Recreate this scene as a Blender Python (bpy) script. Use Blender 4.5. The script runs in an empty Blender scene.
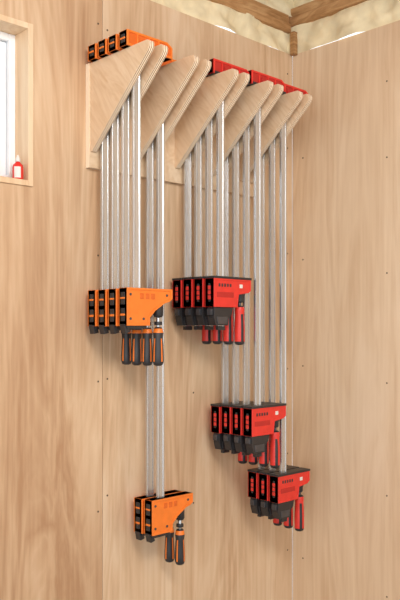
import bpy, bmesh, math, random
from mathutils import Vector, noise
random.seed(4)
scene = bpy.context.scene
try:
    scene.view_settings.view_transform = 'Standard'
except Exception:
    pass

# ------------------------------------------------------------------ materials
def s2l(c):
    return tuple(((v/255.0)/12.92 if v/255.0 <= 0.04045 else ((v/255.0+0.055)/1.055)**2.4) for v in c)+(1.0,)

def new_mat(name):
    m = bpy.data.materials.new(name); m.use_nodes = True
    nt = m.node_tree
    return m, nt, nt.nodes["Principled BSDF"]

def simple(name, rgb, rough=0.5, metal=0.0, var=0.12, nscale=40, bump=0.05):
    m, nt, b = new_mat(name)
    tc = nt.nodes.new("ShaderNodeTexCoord"); n = nt.nodes.new("ShaderNodeTexNoise")
    n.inputs["Scale"].default_value = nscale; n.inputs["Detail"].default_value = 4
    nt.links.new(tc.outputs["Object"], n.inputs["Vector"])
    r = nt.nodes.new("ShaderNodeValToRGB")
    c = s2l(rgb)
    r.color_ramp.elements[0].position = .3; r.color_ramp.elements[1].position = .7
    r.color_ramp.elements[0].color = tuple(v*(1-var) for v in c[:3])+(1,)
    r.color_ramp.elements[1].color = tuple(min(1, v*(1+var)) for v in c[:3])+(1,)
    nt.links.new(n.outputs["Fac"], r.inputs[0]); nt.links.new(r.outputs[0], b.inputs["Base Color"])
    b.inputs["Roughness"].default_value = rough; b.inputs["Metallic"].default_value = metal
    if bump:
        bp = nt.nodes.new("ShaderNodeBump"); bp.inputs["Strength"].default_value = bump
        bp.inputs["Distance"].default_value = .002
        nt.links.new(n.outputs["Fac"], bp.inputs["Height"]); nt.links.new(bp.outputs[0], b.inputs["Normal"])
    return m

def wood(name, dark, mid, light, stretch=(6, 6, .6), fine=(85, 85, 2.4), rough=.6, knots=True, rot=(0,0,0), off=(0,0,0), blotch=.55, fw=.26, rw=.15, spread=.19):
    m, nt, b = new_mat(name); N = nt.nodes; L = nt.links
    tc = N.new("ShaderNodeTexCoord")
    r0 = N.new("ShaderNodeMapping"); r0.inputs["Rotation"].default_value = rot; r0.inputs["Location"].default_value = off
    L.new(tc.outputs["Object"], r0.inputs["Vector"])
    m1 = N.new("ShaderNodeMapping"); m1.inputs["Scale"].default_value = stretch
    L.new(r0.outputs[0], m1.inputs["Vector"])
    n1 = N.new("ShaderNodeTexNoise"); n1.inputs["Scale"].default_value = 1; n1.inputs["Detail"].default_value = 5
    n1.inputs["Roughness"].default_value = .55; n1.inputs["Distortion"].default_value = .8
    L.new(m1.outputs[0], n1.inputs["Vector"])
    mul = N.new("ShaderNodeMath"); mul.operation = 'MULTIPLY'; mul.inputs[1].default_value = 15
    L.new(n1.outputs["Fac"], mul.inputs[0])
    fr = N.new("ShaderNodeMath"); fr.operation = 'PINGPONG'; fr.inputs[1].default_value = 1
    L.new(mul.outputs[0], fr.inputs[0])
    m2 = N.new("ShaderNodeMapping"); m2.inputs["Scale"].default_value = fine
    L.new(r0.outputs[0], m2.inputs["Vector"])
    n2 = N.new("ShaderNodeTexNoise"); n2.inputs["Scale"].default_value = 1; n2.inputs["Detail"].default_value = 3
    L.new(m2.outputs[0], n2.inputs["Vector"])
    m3 = N.new("ShaderNodeMapping"); m3.inputs["Scale"].default_value = (1.8,1.8,.8)
    L.new(r0.outputs[0], m3.inputs["Vector"])
    n3 = N.new("ShaderNodeTexNoise"); n3.inputs["Scale"].default_value = 2.0; n3.inputs["Detail"].default_value = 6
    L.new(m3.outputs[0], n3.inputs["Vector"])
    def madd(a, f, c):
        x = N.new("ShaderNodeMath"); x.operation = 'MULTIPLY_ADD'; L.new(a, x.inputs[0]); x.inputs[1].default_value = f
        if isinstance(c, float): x.inputs[2].default_value = c
        else: L.new(c, x.inputs[2])
        return x.outputs[0]
    v = madd(fr.outputs[0], rw, .0)
    v = madd(n2.outputs["Fac"], fw, v)
    v = madd(n1.outputs["Fac"], .3, v)
    v = madd(n3.outputs["Fac"], blotch, v)
    ramp = N.new("ShaderNodeValToRGB"); e = ramp.color_ramp.elements
    c0 = (.5*rw+.5*fw+.15+blotch*.5)
    e[0].position = max(0,c0-spread); e[0].color = s2l(dark)
    e[1].position = min(1,c0+spread); e[1].color = s2l(light)
    k = e.new(c0); k.color = s2l(mid)
    L.new(v, ramp.inputs[0])
    col = ramp.outputs[0]
    if knots:
        vm = N.new("ShaderNodeMapping"); vm.inputs["Scale"].default_value = (3.1, 3.1, 1.6)
        L.new(r0.outputs[0], vm.inputs["Vector"])
        vo = N.new("ShaderNodeTexVoronoi"); vo.inputs["Scale"].default_value = 1.0
        L.new(vm.outputs[0], vo.inputs["Vector"])
        kr = N.new("ShaderNodeValToRGB"); kr.color_ramp.elements[0].position = .012; kr.color_ramp.elements[1].position = .045
        kr.color_ramp.elements[0].color = (.50, .40, .32, 1); kr.color_ramp.elements[1].color = (1, 1, 1, 1)
        L.new(vo.outputs["Distance"], kr.inputs[0])
        mx = N.new("ShaderNodeMixRGB"); mx.blend_type = 'MULTIPLY'; mx.inputs[0].default_value = 1
        L.new(col, mx.inputs[1]); L.new(kr.outputs[0], mx.inputs[2]); col = mx.outputs[0]
    L.new(col, b.inputs["Base Color"])
    b.inputs["Roughness"].default_value = rough
    bp = N.new("ShaderNodeBump"); bp.inputs["Strength"].default_value = .1; bp.inputs["Distance"].default_value = .001
    L.new(v, bp.inputs["Height"]); L.new(bp.outputs[0], b.inputs["Normal"])
    return m

M_WALL = wood("plywood_sheet_warm", (178,138,102), (203,168,132), (221,192,158))
M_WALL_B = wood("plywood_sheet_pale", (192,156,120), (214,183,148), (229,204,173), off=(3.3,1,7))
M_WALL_R = wood("plywood_sheet_right", (208,176,141), (223,196,163), (235,212,183), off=(5,2,3), blotch=.5, rw=.12)
M_FIN = wood("birch_ply_face", (206,171,131), (225,196,161), (239,216,187), stretch=(6,12,2.5), fine=(60,120,8), knots=False, rot=(math.radians(42),0,0), blotch=.32, fw=.26, rw=.14, spread=.22)
M_LUM = wood("lumber", (150,106,62), (188,144,96), (210,172,124), stretch=(2,2,14), fine=(6,6,150), knots=False)
M_JAMB = wood("jamb_pine", (204,168,128), (226,194,156), (238,212,178), knots=False)

def ply_edge():
    m, nt, b = new_mat("ply_edge"); N = nt.nodes; L = nt.links
    tc = N.new("ShaderNodeTexCoord"); sx = N.new("ShaderNodeSeparateXYZ"); L.new(tc.outputs["Object"], sx.inputs[0])
    mu = N.new("ShaderNodeMath"); mu.operation = 'MULTIPLY'; mu.inputs[1].default_value = 2*math.pi/.006
    L.new(sx.outputs["X"], mu.inputs[0])
    sn = N.new("ShaderNodeMath"); sn.operation = 'COSINE'; L.new(mu.outputs[0], sn.inputs[0])
    r = N.new("ShaderNodeValToRGB")
    r.color_ramp.elements[0].color = s2l((250,232,204)); r.color_ramp.elements[1].color = s2l((140,94,58))
    a = N.new("ShaderNodeMath"); a.operation = 'MULTIPLY_ADD'; a.inputs[1].default_value = -.5; a.inputs[2].default_value = .5
    L.new(sn.outputs[0], a.inputs[0]); L.new(a.outputs[0], r.inputs[0])
    r.color_ramp.elements[0].position = .55; r.color_ramp.elements[1].position = .85
    L.new(r.outputs[0], b.inputs["Base Color"])
    b.inputs["Roughness"].default_value = .65
    return m
M_EDGE = ply_edge()

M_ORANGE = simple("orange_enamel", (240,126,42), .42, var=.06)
M_ORANGE_D = simple("orange_enamel_shade_print", (218,102,30), .5, var=.06)  # recess shade put into the colour; same tint serves the letter blocks
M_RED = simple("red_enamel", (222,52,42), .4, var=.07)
M_RED_D = simple("red_enamel_shade_print", (184,36,30), .5, var=.07)  # darker red copy, pocket shade in its colour; also tints label panels
M_BLACK = simple("black_plastic", (42,41,43), .42, var=.15)
M_DARK = simple("dark_steel", (84,84,88), .4, metal=.6, var=.15)
M_WHITE = simple("white_label", (226,222,214), .5, var=.03)
M_FRAME = simple("white_vinyl", (240,242,244), .4, var=.02)
M_FOAM = simple("spray_foam", (236,222,184), .9, var=.14, nscale=16, bump=1.0)
M_SCREW = simple("screw_head", (96,80,66), .5, metal=.5)
M_FLOOR = simple("concrete_floor", (150,146,140), .8, var=.15, nscale=6)
M_CEIL = wood("roof_sheathing", (150,108,66), (186,142,96), (204,164,118), stretch=(.6,9,9), fine=(3,60,60), knots=False)

def steel():
    m, nt, b = new_mat("zinc_bar"); N = nt.nodes; L = nt.links
    tc = N.new("ShaderNodeTexCoord"); mp = N.new("ShaderNodeMapping"); mp.inputs["Scale"].default_value = (260,260,5)
    L.new(tc.outputs["Object"], mp.inputs["Vector"])
    n = N.new("ShaderNodeTexNoise"); n.inputs["Scale"].default_value = 1; L.new(mp.outputs[0], n.inputs["Vector"])
    r = N.new("ShaderNodeValToRGB"); r.color_ramp.elements[0].color = s2l((172,176,180)); r.color_ramp.elements[1].color = s2l((232,235,238))
    L.new(n.outputs["Fac"], r.inputs[0]); L.new(r.outputs[0], b.inputs["Base Color"])
    b.inputs["Metallic"].default_value = .8; b.inputs["Roughness"].default_value = .27
    return m
M_STEEL = steel()

# ------------------------------------------------------------------ mesh builder
class MB:
    def __init__(self): self.bm = bmesh.new(); self.mats = []
    def mi(self, m):
        if m not in self.mats: self.mats.append(m)
        return self.mats.index(m)
    def face(self, vs, mi, smooth=False):
        try:
            f = self.bm.faces.new(vs); f.material_index = mi; f.smooth = smooth; return f
        except ValueError: return None
    def box(self, x0,x1,y0,y1,z0,z1, mat):
        i = self.mi(mat)
        v = [self.bm.verts.new(p) for p in ((x0,y0,z0),(x1,y0,z0),(x1,y1,z0),(x0,y1,z0),(x0,y0,z1),(x1,y0,z1),(x1,y1,z1),(x0,y1,z1))]
        for q in ((0,3,2,1),(4,5,6,7),(0,1,5,4),(1,2,6,5),(2,3,7,6),(3,0,4,7)): self.face([v[k] for k in q], i)
    def prism_xz(self, poly, y0, y1, mat):
        i = self.mi(mat)
        a = [self.bm.verts.new((x,y0,z)) for x,z in poly]; b = [self.bm.verts.new((x,y1,z)) for x,z in poly]
        self.face(a, i); self.face(b[::-1], i)
        n = len(poly)
        for k in range(n): self.face([a[k],b[k],b[(k+1)%n],a[(k+1)%n]], i)
    def prism_yz(self, poly, x0, x1, mat, emat):
        i = self.mi(mat); j = self.mi(emat)
        a = [self.bm.verts.new((x0,y,z)) for y,z in poly]; b = [self.bm.verts.new((x1,y,z)) for y,z in poly]
        self.face(a, i); self.face(b[::-1], i)
        n = len(poly)
        for k in range(n): self.face([a[k],b[k],b[(k+1)%n],a[(k+1)%n]], j)
    def ring_xz(self, outer, inner, y0, y1, mat):
        i = self.mi(mat); n = len(outer)
        V = self.bm.verts.new
        oa=[V((x,y0,z)) for x,z in outer]; ob=[V((x,y1,z)) for x,z in outer]
        ia=[V((x,y0,z)) for x,z in inner]; ib=[V((x,y1,z)) for x,z in inner]
        for k in range(n):
            q=(k+1)%n
            self.face([oa[k],oa[q],ia[q],ia[k]],i); self.face([ob[k],ib[k],ib[q],ob[q]],i)
            self.face([oa[k],ob[k],ob[q],oa[q]],i); self.face([ia[k],ia[q],ib[q],ib[k]],i)
    def lathe(self, cx, cy, prof, mats, n=20, axis='z', phase=0):
        rings=[]
        for r,z in prof:
            ring=[]
            for j in range(n):
                t=2*math.pi*(j+phase)/n
                if axis=='z': p=(cx+r*math.cos(t), cy+r*math.sin(t), z)
                elif axis=='y': p=(cx+r*math.cos(t), z, cy+r*math.sin(t))
                else: p=(z, cx+r*math.cos(t), cy+r*math.sin(t))
                ring.append(self.bm.verts.new(p))
            rings.append(ring)
        for k in range(len(rings)-1):
            for j in range(n):
                q=(j+1)%n
                self.face([rings[k][j],rings[k][q],rings[k+1][q],rings[k+1][j]], self.mi(mats(k,j)), True)
        self.face(rings[0][::-1], self.mi(mats(0,0))); self.face(rings[-1], self.mi(mats(len(rings)-2,0)))
    def obj(self, name, bevel=0.0, seg=2, parent=None, loc=(0,0,0)):
        bmesh.ops.recalc_face_normals(self.bm, faces=self.bm.faces)
        me = bpy.data.meshes.new(name); self.bm.to_mesh(me); self.bm.free()
        for m in self.mats: me.materials.append(m)
        o = bpy.data.objects.new(name, me); scene.collection.objects.link(o); o.location = loc
        if bevel:
            md = o.modifiers.new("bevel", 'BEVEL'); md.width = bevel; md.segments = seg
            md.limit_method = 'ANGLE'; md.angle_limit = math.radians(40)
        if parent: o.parent = parent
        return o

def inset(poly, d):
    n=len(poly); area=sum(poly[i][0]*poly[(i+1)%n][1]-poly[(i+1)%n][0]*poly[i][1] for i in range(n))
    s=1 if area>0 else -1; out=[]
    for i in range(n):
        p0=Vector(poly[i-1]); p1=Vector(poly[i]); p2=Vector(poly[(i+1)%n])
        e1=(p1-p0).normalized(); e2=(p2-p1).normalized()
        n1=Vector((-e1.y,e1.x))*s; n2=Vector((-e2.y,e2.x))*s
        b=(n1+n2); b=b/max(.35,b.dot(n1)) if b.length>1e-6 else n1
        out.append(tuple(p1+b*d))
    return out

# ------------------------------------------------------------------ geometry constants
W = 1.85; XR = 2.264; TOP = 2.435; CAMZ = 1.40
BF = 1.832    # front face of rack backer

# ------------------------------------------------------------------ walls
WX0, WX1, WZ0, WZ1 = 0.50, 1.139, 1.794, 2.241
b = MB()
T=.012
g=.0008
SE=[-2.2,-1.06,.16,1.378,XR-.001]
b.box(SE[0]+g,SE[1]-g,W,W+T,0,TOP,M_WALL)
b.box(SE[1]+g,SE[2]-g,W,W+T,0,TOP,M_WALL_B)
b.box(SE[2]+g,WX0,W,W+T,0,TOP,M_WALL)
b.box(WX0,WX1,W,W+T,0,WZ0,M_WALL)
b.box(WX0,WX1,W,W+T,WZ1,TOP,M_WALL)
b.box(WX1,SE[3]-g,W,W+T,0,TOP,M_WALL)
b.box(SE[3]+g,SE[4],W,W+T,0,TOP,M_WALL_B)
wall_back = b.obj("wall_back")
b = MB()
for x in [-2.1,-1.06,-.6,.16,.44,1.2,1.378,1.65,2.0,2.25]:
    b.box(x-.02,x+.02,W+T+.0005,W+.1,0,TOP,M_LUM)
b.obj("studs",parent=wall_back)

b = MB()
RY=[1.8485,.63,-.59,-1.8]
for i in range(3):
    b.box(XR,XR+T,RY[i+1]+g,RY[i]-g,0,TOP,M_WALL_R)
wall_right = b.obj("wall_right")
b = MB()
for y in [1.84,1.24,.63,.02,-.59,-1.2]:
    b.box(XR+T+.0005,XR+.1,y-.02,y+.02,0,TOP,M_LUM)
b.obj("studs",parent=wall_right)

# screws
b = MB(); b2 = MB()
def screw(x,z):
    b.lathe(x,z,[(.0030,W-.0006),(.0030,W+.001)],lambda k,j:M_SCREW,n=10,axis='y')
def screwr(y,z):
    b2.lathe(y,z,[(.0030,XR-.0006),(.0030,XR+.001)],lambda k,j:M_SCREW,n=10,axis='x')
for z in [.2,.55,.88,1.24,1.62,2.02,2.3]:
    j=lambda: random.uniform(-.03,.03)
    screw(1.362,z+j()); screw(1.396,z+j()); screw(.97,z-.1+j())
    screw(1.75,z-.07+j()); screw(2.235,z+.04+j()); screw(.18,z)
    screwr(1.80,z+.02+j()); screwr(1.44,z-.03+j()); screwr(.65,z)
b.obj("screws",parent=wall_back); b2.obj("screws",parent=wall_right)

b = MB(); b.box(-2.2,XR+.1,-1.8,W+.1,-.05,0,M_FLOOR); b.obj("floor")
b = MB(); b.box(-2.2,XR+.14,-1.8,W+.14,2.78,2.80,M_CEIL); b.obj("ceiling")

def foam_strip(name, axis, a0,a1, zz0,zz1, base, amp):
    b = MB(); i=b.mi(M_FOAM); nx=int((a1-a0)/.009); nz=max(4,int((zz1-zz0)/.007)); grid=[]
    for iz in range(nz+1):
        row=[]
        for ix in range(nx+1):
            a=a0+(a1-a0)*ix/nx; z=zz0+(zz1-zz0)*iz/nz
            n=noise.noise(Vector((a*5,z*9,base)))*.75+noise.noise(Vector((a*15,z*22,base+5)))*.28+noise.noise(Vector((a*50,z*50,base+9)))*.08
            d=base-.004-amp*max(0,.5+n)
            row.append(b.bm.verts.new((a,d,z) if axis=='x' else (d,a,z)))
        grid.append(row)
    for iz in range(nz):
        for ix in range(nx):
            b.face([grid[iz][ix],grid[iz][ix+1],grid[iz+1][ix+1],grid[iz+1][ix]],i,True)
    return b.obj(name)
foam_strip("spray_foam_insulation",'x',-2.2,XR+.05,TOP+.001,2.52,W+.035,.05)
foam_strip("spray_foam_insulation",'y',-1.8,W+.02,TOP+.001,2.545,XR+.035,.05)
foam_strip("spray_foam_insulation",'x',-2.2,XR+.05,2.58,2.775,W+.06,.06)
foam_strip("spray_foam_insulation",'y',-1.8,W+.02,2.60,2.775,XR+.06,.06)
b = MB()
b.box(-2.2,XR-.012,W-.004,W+.1,2.516,2.549,M_LUM); b.box(-2.2,XR-.012,W+.006,W+.1,2.552,2.585,M_LUM)
b.obj("top_plate_beam",bevel=.002)
b = MB()
b.box(XR-.008,XR+.1,-1.8,W+.1,2.541,2.575,M_LUM); b.box(XR-.001,XR+.1,-1.8,W+.1,2.578,2.612,M_LUM)
b.obj("top_plate_beam",bevel=.002)
b = MB()
b.box(XR-.022,XR-.0005,W-.026,W-.005,TOP-.006,2.515,M_LUM)
b.obj("corner_block",bevel=.002)
b = MB()
for x in [-1.6,-1.0,-.4,.2,.8,1.4,2.0]:
    b.box(x-.019,x+.019,-1.8,W+.05,2.64,2.779,M_LUM)
b.obj("ceiling_rafters",bevel=.002)

# ------------------------------------------------------------------ window
win = bpy.data.objects.new("window_1", None); scene.collection.objects.link(win)
D=W+.09
b = MB()
t=.016
b.box(WX1-t,WX1-.0004,W-.006,D,WZ0+.0004,WZ1-.0004,M_JAMB); b.box(WX0+.0004,WX0+t,W-.006,D,WZ0+.0004,WZ1-.0004,M_JAMB)
b.box(WX0+t,WX1-t,W-.006,D,WZ1-t,WZ1-.0004,M_JAMB); b.box(WX0+t,WX1-t,W-.006,D,WZ0+.0004,WZ0+t,M_JAMB)
b.obj("jamb_liner",bevel=.001,parent=win)
b = MB()
x0,x1,z0,z1=WX0+t,WX1-t,WZ0+t,WZ1-t
def rectf(b,x0,x1,z0,z1,w,y0,y1,m):
    b.box(x0,x0+w,y0,y1,z0,z1,m); b.box(x1-w,x1,y0,y1,z0,z1,m)
    b.box(x0+w,x1-w,y0,y1,z0,z0+w,m); b.box(x0+w,x1-w,y0,y1,z1-w,z1,m)
rectf(b,x0,x1,z0,z1,.020,W+.062,W+.12,M_FRAME)
rectf(b,x0+.022,x1-.022,z0+.022,z1-.022,.024,W+.075,W+.10,M_FRAME)
b.box((x0+x1)/2-.018,(x0+x1)/2+.018,W+.072,W+.10,z0+.05,z1-.05,M_FRAME)
b.obj("vinyl_sash",bevel=.002,parent=win)
m,nt,bs = new_mat("window_glass")
bs.inputs["Base Color"].default_value=(.97,.99,1,1); bs.inputs["Roughness"].default_value=.02; bs.inputs["Transmission Weight"].default_value=1
bs.inputs["IOR"].default_value=1.05
b = MB(); b.box(x0+.044,x1-.044,W+.085,W+.089,z0+.044,z1-.044,m); b.obj("glass_pane",parent=win)

b = MB()
gz=WZ0+t+.0003
b.lathe(1.101,W+.012,[(.014,gz),(.015,gz+.004),(.015,gz+.034),(.013,gz+.041),(.006,gz+.047),(.006,gz+.051)],
        lambda k,j:(M_WHITE if (k==1 and 11<=j<=14) else M_RED))
b.lathe(1.101,W+.012,[(.007,gz+.049),(.007,gz+.055),(.003,gz+.066),(.002,gz+.068)],lambda k,j:M_WHITE)
b.obj("glue_bottle")

# ------------------------------------------------------------------ clamp rack
rack = bpy.data.objects.new("plywood_clamp_rack", None); scene.collection.objects.link(rack)
FT=2.175; FB=1.922; TIP=1.567
FX=[1.321,1.487,1.650,1.808,1.954]
b = MB()
BX0=1.317
b.prism_yz([(BF,1.872),(W-.0005,1.872),(W-.0005,FT),(BF,FT)],0,2.075-BX0,M_FIN,M_EDGE)
o=b.obj("backer_board",bevel=.0008,parent=rack,loc=(BX0,0,0))
for p in o.data.polygons:
    p.material_index=0 if abs(p.normal.y)>.9 else 1
for i,x in enumerate(FX):
    for k,dx in enumerate((0,.049)):
        b = MB()
        poly=[(BF-.0003,FT),(TIP+.010,FT),(TIP+.002,FT-.004),(TIP,FT-.010),(TIP+.001,FT-.020),(TIP+.008,FT-.030),(BF-.016,FB+.004),(BF-.008,FB-.004),(BF-.0003,FB-.004)]
        b.prism_yz(poly,0,.018,M_FIN,M_EDGE)
        b.obj("fin_%d"%(i*2+k+1),bevel=.0006,seg=1,parent=rack,loc=(x+dx,0,0))

# ------------------------------------------------------------------ clamps
X0,X1=-.047,.118
def make_clamp(name, cx, cy, ztop, zhead, color, hr=0.0):
    red = color=='red'
    C,CD = (M_RED,M_RED_D) if red else (M_ORANGE,M_ORANGE_D)
    b = MB()
    H = zhead-ztop
    botb = H-(.158 if red else .110)
    bw,bt=.0130,.0048
    sec=[(-bw,-bt),(-bw+.005,-bt),(-bw+.0065,-bt+.0014),(bw-.0065,-bt+.0014),(bw-.005,-bt),(bw,-bt),
         (bw,bt),(bw-.005,bt),(bw-.0065,bt-.0014),(-bw+.0065,bt-.0014),(-bw+.005,bt),(-bw,bt)]
    i=b.mi(M_STEEL); lo=[b.bm.verts.new((x,y,botb)) for x,y in sec]; hi=[b.bm.verts.new((x,y,.003)) for x,y in sec]
    for k in range(12):
        q=(k+1)%12; b.face([lo[k],lo[q],hi[q],hi[k]],i)
    b.face(lo[::-1],i); b.face(hi,i)
    b.box(-.0145,.0145,-.0065,.0065,botb-.006,botb+.006,M_BLACK)
    hh=.043
    pj=[(X0,0),(X1-.02,0),(X1,-.012),(X1,-hh),(X0,-hh)]
    th=.0195
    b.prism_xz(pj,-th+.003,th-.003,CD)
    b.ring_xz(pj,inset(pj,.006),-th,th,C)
    for rx in (-.012,.03,.065):
        b.box(rx,rx+.004,-th,th,-hh+.004,-.004,C)
    b.box(X0-.0016,X0+.001,-.0085,.0085,-.033,-.010,M_BLACK)
    if not red:
        b.box(X0-.003,X0+.001,-.010,.010,-.024,-.019,C)
    else:
        b.box(X0+.004,X1,-th-.001,th+.001,-hh-.0002,-hh+.007,M_BLACK)
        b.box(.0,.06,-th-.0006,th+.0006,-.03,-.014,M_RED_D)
    if red:
        th=.0205
        b.box(X0-.001,X1+.002,-th-.001,th+.001,H-.007,H,M_BLACK)
        p=[(X0,H-.007),(X1,H-.007),(X1,H-.040),(X1-.012,H-.048),(.062,H-.054),(.056,H-.094),(X0,H-.094)]
        b.prism_xz(p,-th+.0015,th-.0015,C)
        b.ring_xz(p,inset(p,.005),-th,th,C)
        for k in range(5):
            b.box(-.026+k*.012,-.026+k*.012+.007,-th+.0005,-th+.0025,H-.032,H-.022,M_BLACK)
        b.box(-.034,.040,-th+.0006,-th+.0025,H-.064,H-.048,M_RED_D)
        b.box(.066,.080,-th+.0006,-th+.0025,H-.034,H-.022,M_WHITE)
        b.box(X0-.0014,X0+.001,-.0040,.0040,H-.078,H-.022,M_BLACK)
        for k in range(3):
            b.box(X0-.0022,X0+.001,-.0055,.0055,H-.041-k*.015,H-.029-k*.015,M_RED)
        pb=[(X0+.006,H-.094),(.042,H-.094),(.036,H-.116),(.022,H-.128),(.020,H-.150),(X0+.014,H-.150),(X0+.006,H-.126)]
        b.prism_xz(pb,-.0145,.0145,M_BLACK)
        b.prism_xz([(X0+.016,H-.123),(.016,H-.123),(.014,H-.145),(X0+.020,H-.145)],-.0165,.0165,M_DARK)
        b.box(X0-.002,X0+.008,-.009,.009,H-.118,H-.100,M_DARK)
        sx=.086
        b.lathe(sx,0,[(.0145,H-.044),(.0145,H-.056),(.0125,H-.060),(.0125,H-.074),(.009,H-.078)],lambda k,j:M_BLACK)
        b.lathe(sx,0,[(.0055,H-.076),(.0055,H-.094)],lambda k,j:M_DARK,n=12)
        prof=[(.010,H-.088),(.0150,H-.092),(.0160,H-.104),(.0145,H-.114),(.0160,H-.140),(.0170,H-.165),(.0165,H-.188),(.0170,H-.200),(.0140,H-.208),(.008,H-.211)]
        b.lathe(sx,0,prof,lambda k,j:(M_BLACK if (k in (0,7,8) or (j%7 in (0,1) and k not in (1,2))) else M_RED),n=21,phase=hr)
    else:
        th=.0195
        p=[(X0,H),(X1,H),(X1,H-.028),(X1-.012,H-.036),(.090,H-.040),(.054,H-.062),(.034,H-.082),(.034,H-.104),(X0,H-.104)]
        b.prism_xz(p,-th+.0025,th-.0025,C)
        b.ring_xz(p,inset(p,.006),-th,th,C)
        for k in range(3):
            b.box(.000+k*.020,.000+k*.020+.013,-th+.0008,-th+.0035,H-.030,H-.014,M_ORANGE_D)
        for (rx,rz) in ((-.034,-.018),(-.034,-.085),(.012,-.085),(.098,-.018)):
            b.lathe(rx,H+rz,[(.0038,-th+.0005),(.0038,th-.0005)],lambda k,j:M_DARK,n=12,axis='y')
        b.box(X0-.0016,X0+.001,-.0085,.0085,H-.046,H-.012,M_BLACK)
        b.box(X0-.0016,X0+.001,-.0085,.0085,H-.092,H-.056,M_BLACK)
        b.box(X0-.0030,X0+.001,-.0090,.0090,H-.077,H-.071,C)
        b.box(X0-.0030,X0+.001,-.0090,.0090,H-.031,H-.026,C)
        b.box(X0+.004,.026,-.0145,.0145,H-.113,H-.103,M_BLACK)
        b.prism_xz([(X0-.004,H-.100),(X0+.010,H-.100),(X0+.018,H-.122),(X0+.002,H-.126)],-.011,.011,M_BLACK)
        sx=.080
        b.lathe(sx,0,[(.012,H-.030),(.0145,H-.046),(.0145,H-.074),(.011,H-.080)],lambda k,j:M_BLACK)
        b.lathe(sx,0,[(.0055,H-.078),(.0055,H-.112)],lambda k,j:M_STEEL,n=12)
        b.lathe(sx,0,[(.0115,H-.092),(.0115,H-.102)],lambda k,j:M_BLACK,n=12)
        prof=[(.009,H-.108),(.0125,H-.112),(.0150,H-.124),(.0135,H-.140),(.0150,H-.165),(.0160,H-.190),(.0160,H-.206),(.0130,H-.215),(.008,H-.218)]
        b.lathe(sx,0,prof,lambda k,j:(M_ORANGE if (k==1 or ((j%5==0 and 2<k<6))) else M_BLACK),n=20,phase=hr)
    return b.obj(name,bevel=.0011,loc=(cx,cy,ztop))

JT=FT+.0434
slots=[(0,4,'orange',.114,0,.048),(1,2,'orange',-.505,.006,.048),(2,4,'red',.165,.0,.049),(3,4,'red',-.243,.014,.048),(4,3,'red',-.475,.046,.048)]
cnt=0
for si,n,col,hz,oy,pt in slots:
    for k in range(n):
        cy=BF-.0255-oy-pt*k
        nm="parallel_clamp" if cnt==0 else "parallel_clamp.%03d"%cnt
        z=CAMZ+hz+random.uniform(-.002,.002)
        make_clamp(nm,FX[si]+.0335,cy,JT,z,col,random.choice((-1.0,-.4,0,.3,-.7)))
        cnt+=1

# ------------------------------------------------------------------ lights
w = bpy.data.worlds.new("world"); scene.world = w; w.use_nodes = True
bg = w.node_tree.nodes["Background"]; bg.inputs[0].default_value=(.95,.98,1,1); bg.inputs[1].default_value=1.38
def area(name,loc,target,size,power,col):
    l=bpy.data.lights.new(name,'AREA'); l.shape='RECTANGLE'; l.size=size[0]; l.size_y=size[1]; l.energy=power; l.color=col
    o=bpy.data.objects.new(name,l); scene.collection.objects.link(o); o.location=loc
    o.rotation_euler=(Vector(target)-Vector(loc)).to_track_quat('-Z','Y').to_euler(); return o
area("shop_ceiling_light",(.5,-.3,2.6),(1.9,1.8,1.3),(1.0,.7),44,(1,.98,.95))
area("left_area_light",(-1.9,-.6,1.5),(1.9,1.6,1.3),(1.6,1.8),26,(.97,.98,1))  # broad unseen area light from the left; no door is modelled

# ------------------------------------------------------------------ camera
cam=bpy.data.cameras.new("camera"); co=bpy.data.objects.new("camera",cam); scene.collection.objects.link(co)
cam.sensor_width=36; cam.sensor_fit='AUTO'; cam.lens=770/600*36; cam.shift_y=.05
co.location=(0,0,CAMZ); co.rotation_euler=(math.radians(90),0,-math.radians(43.9))
cam.clip_start=.02
scene.camera=co
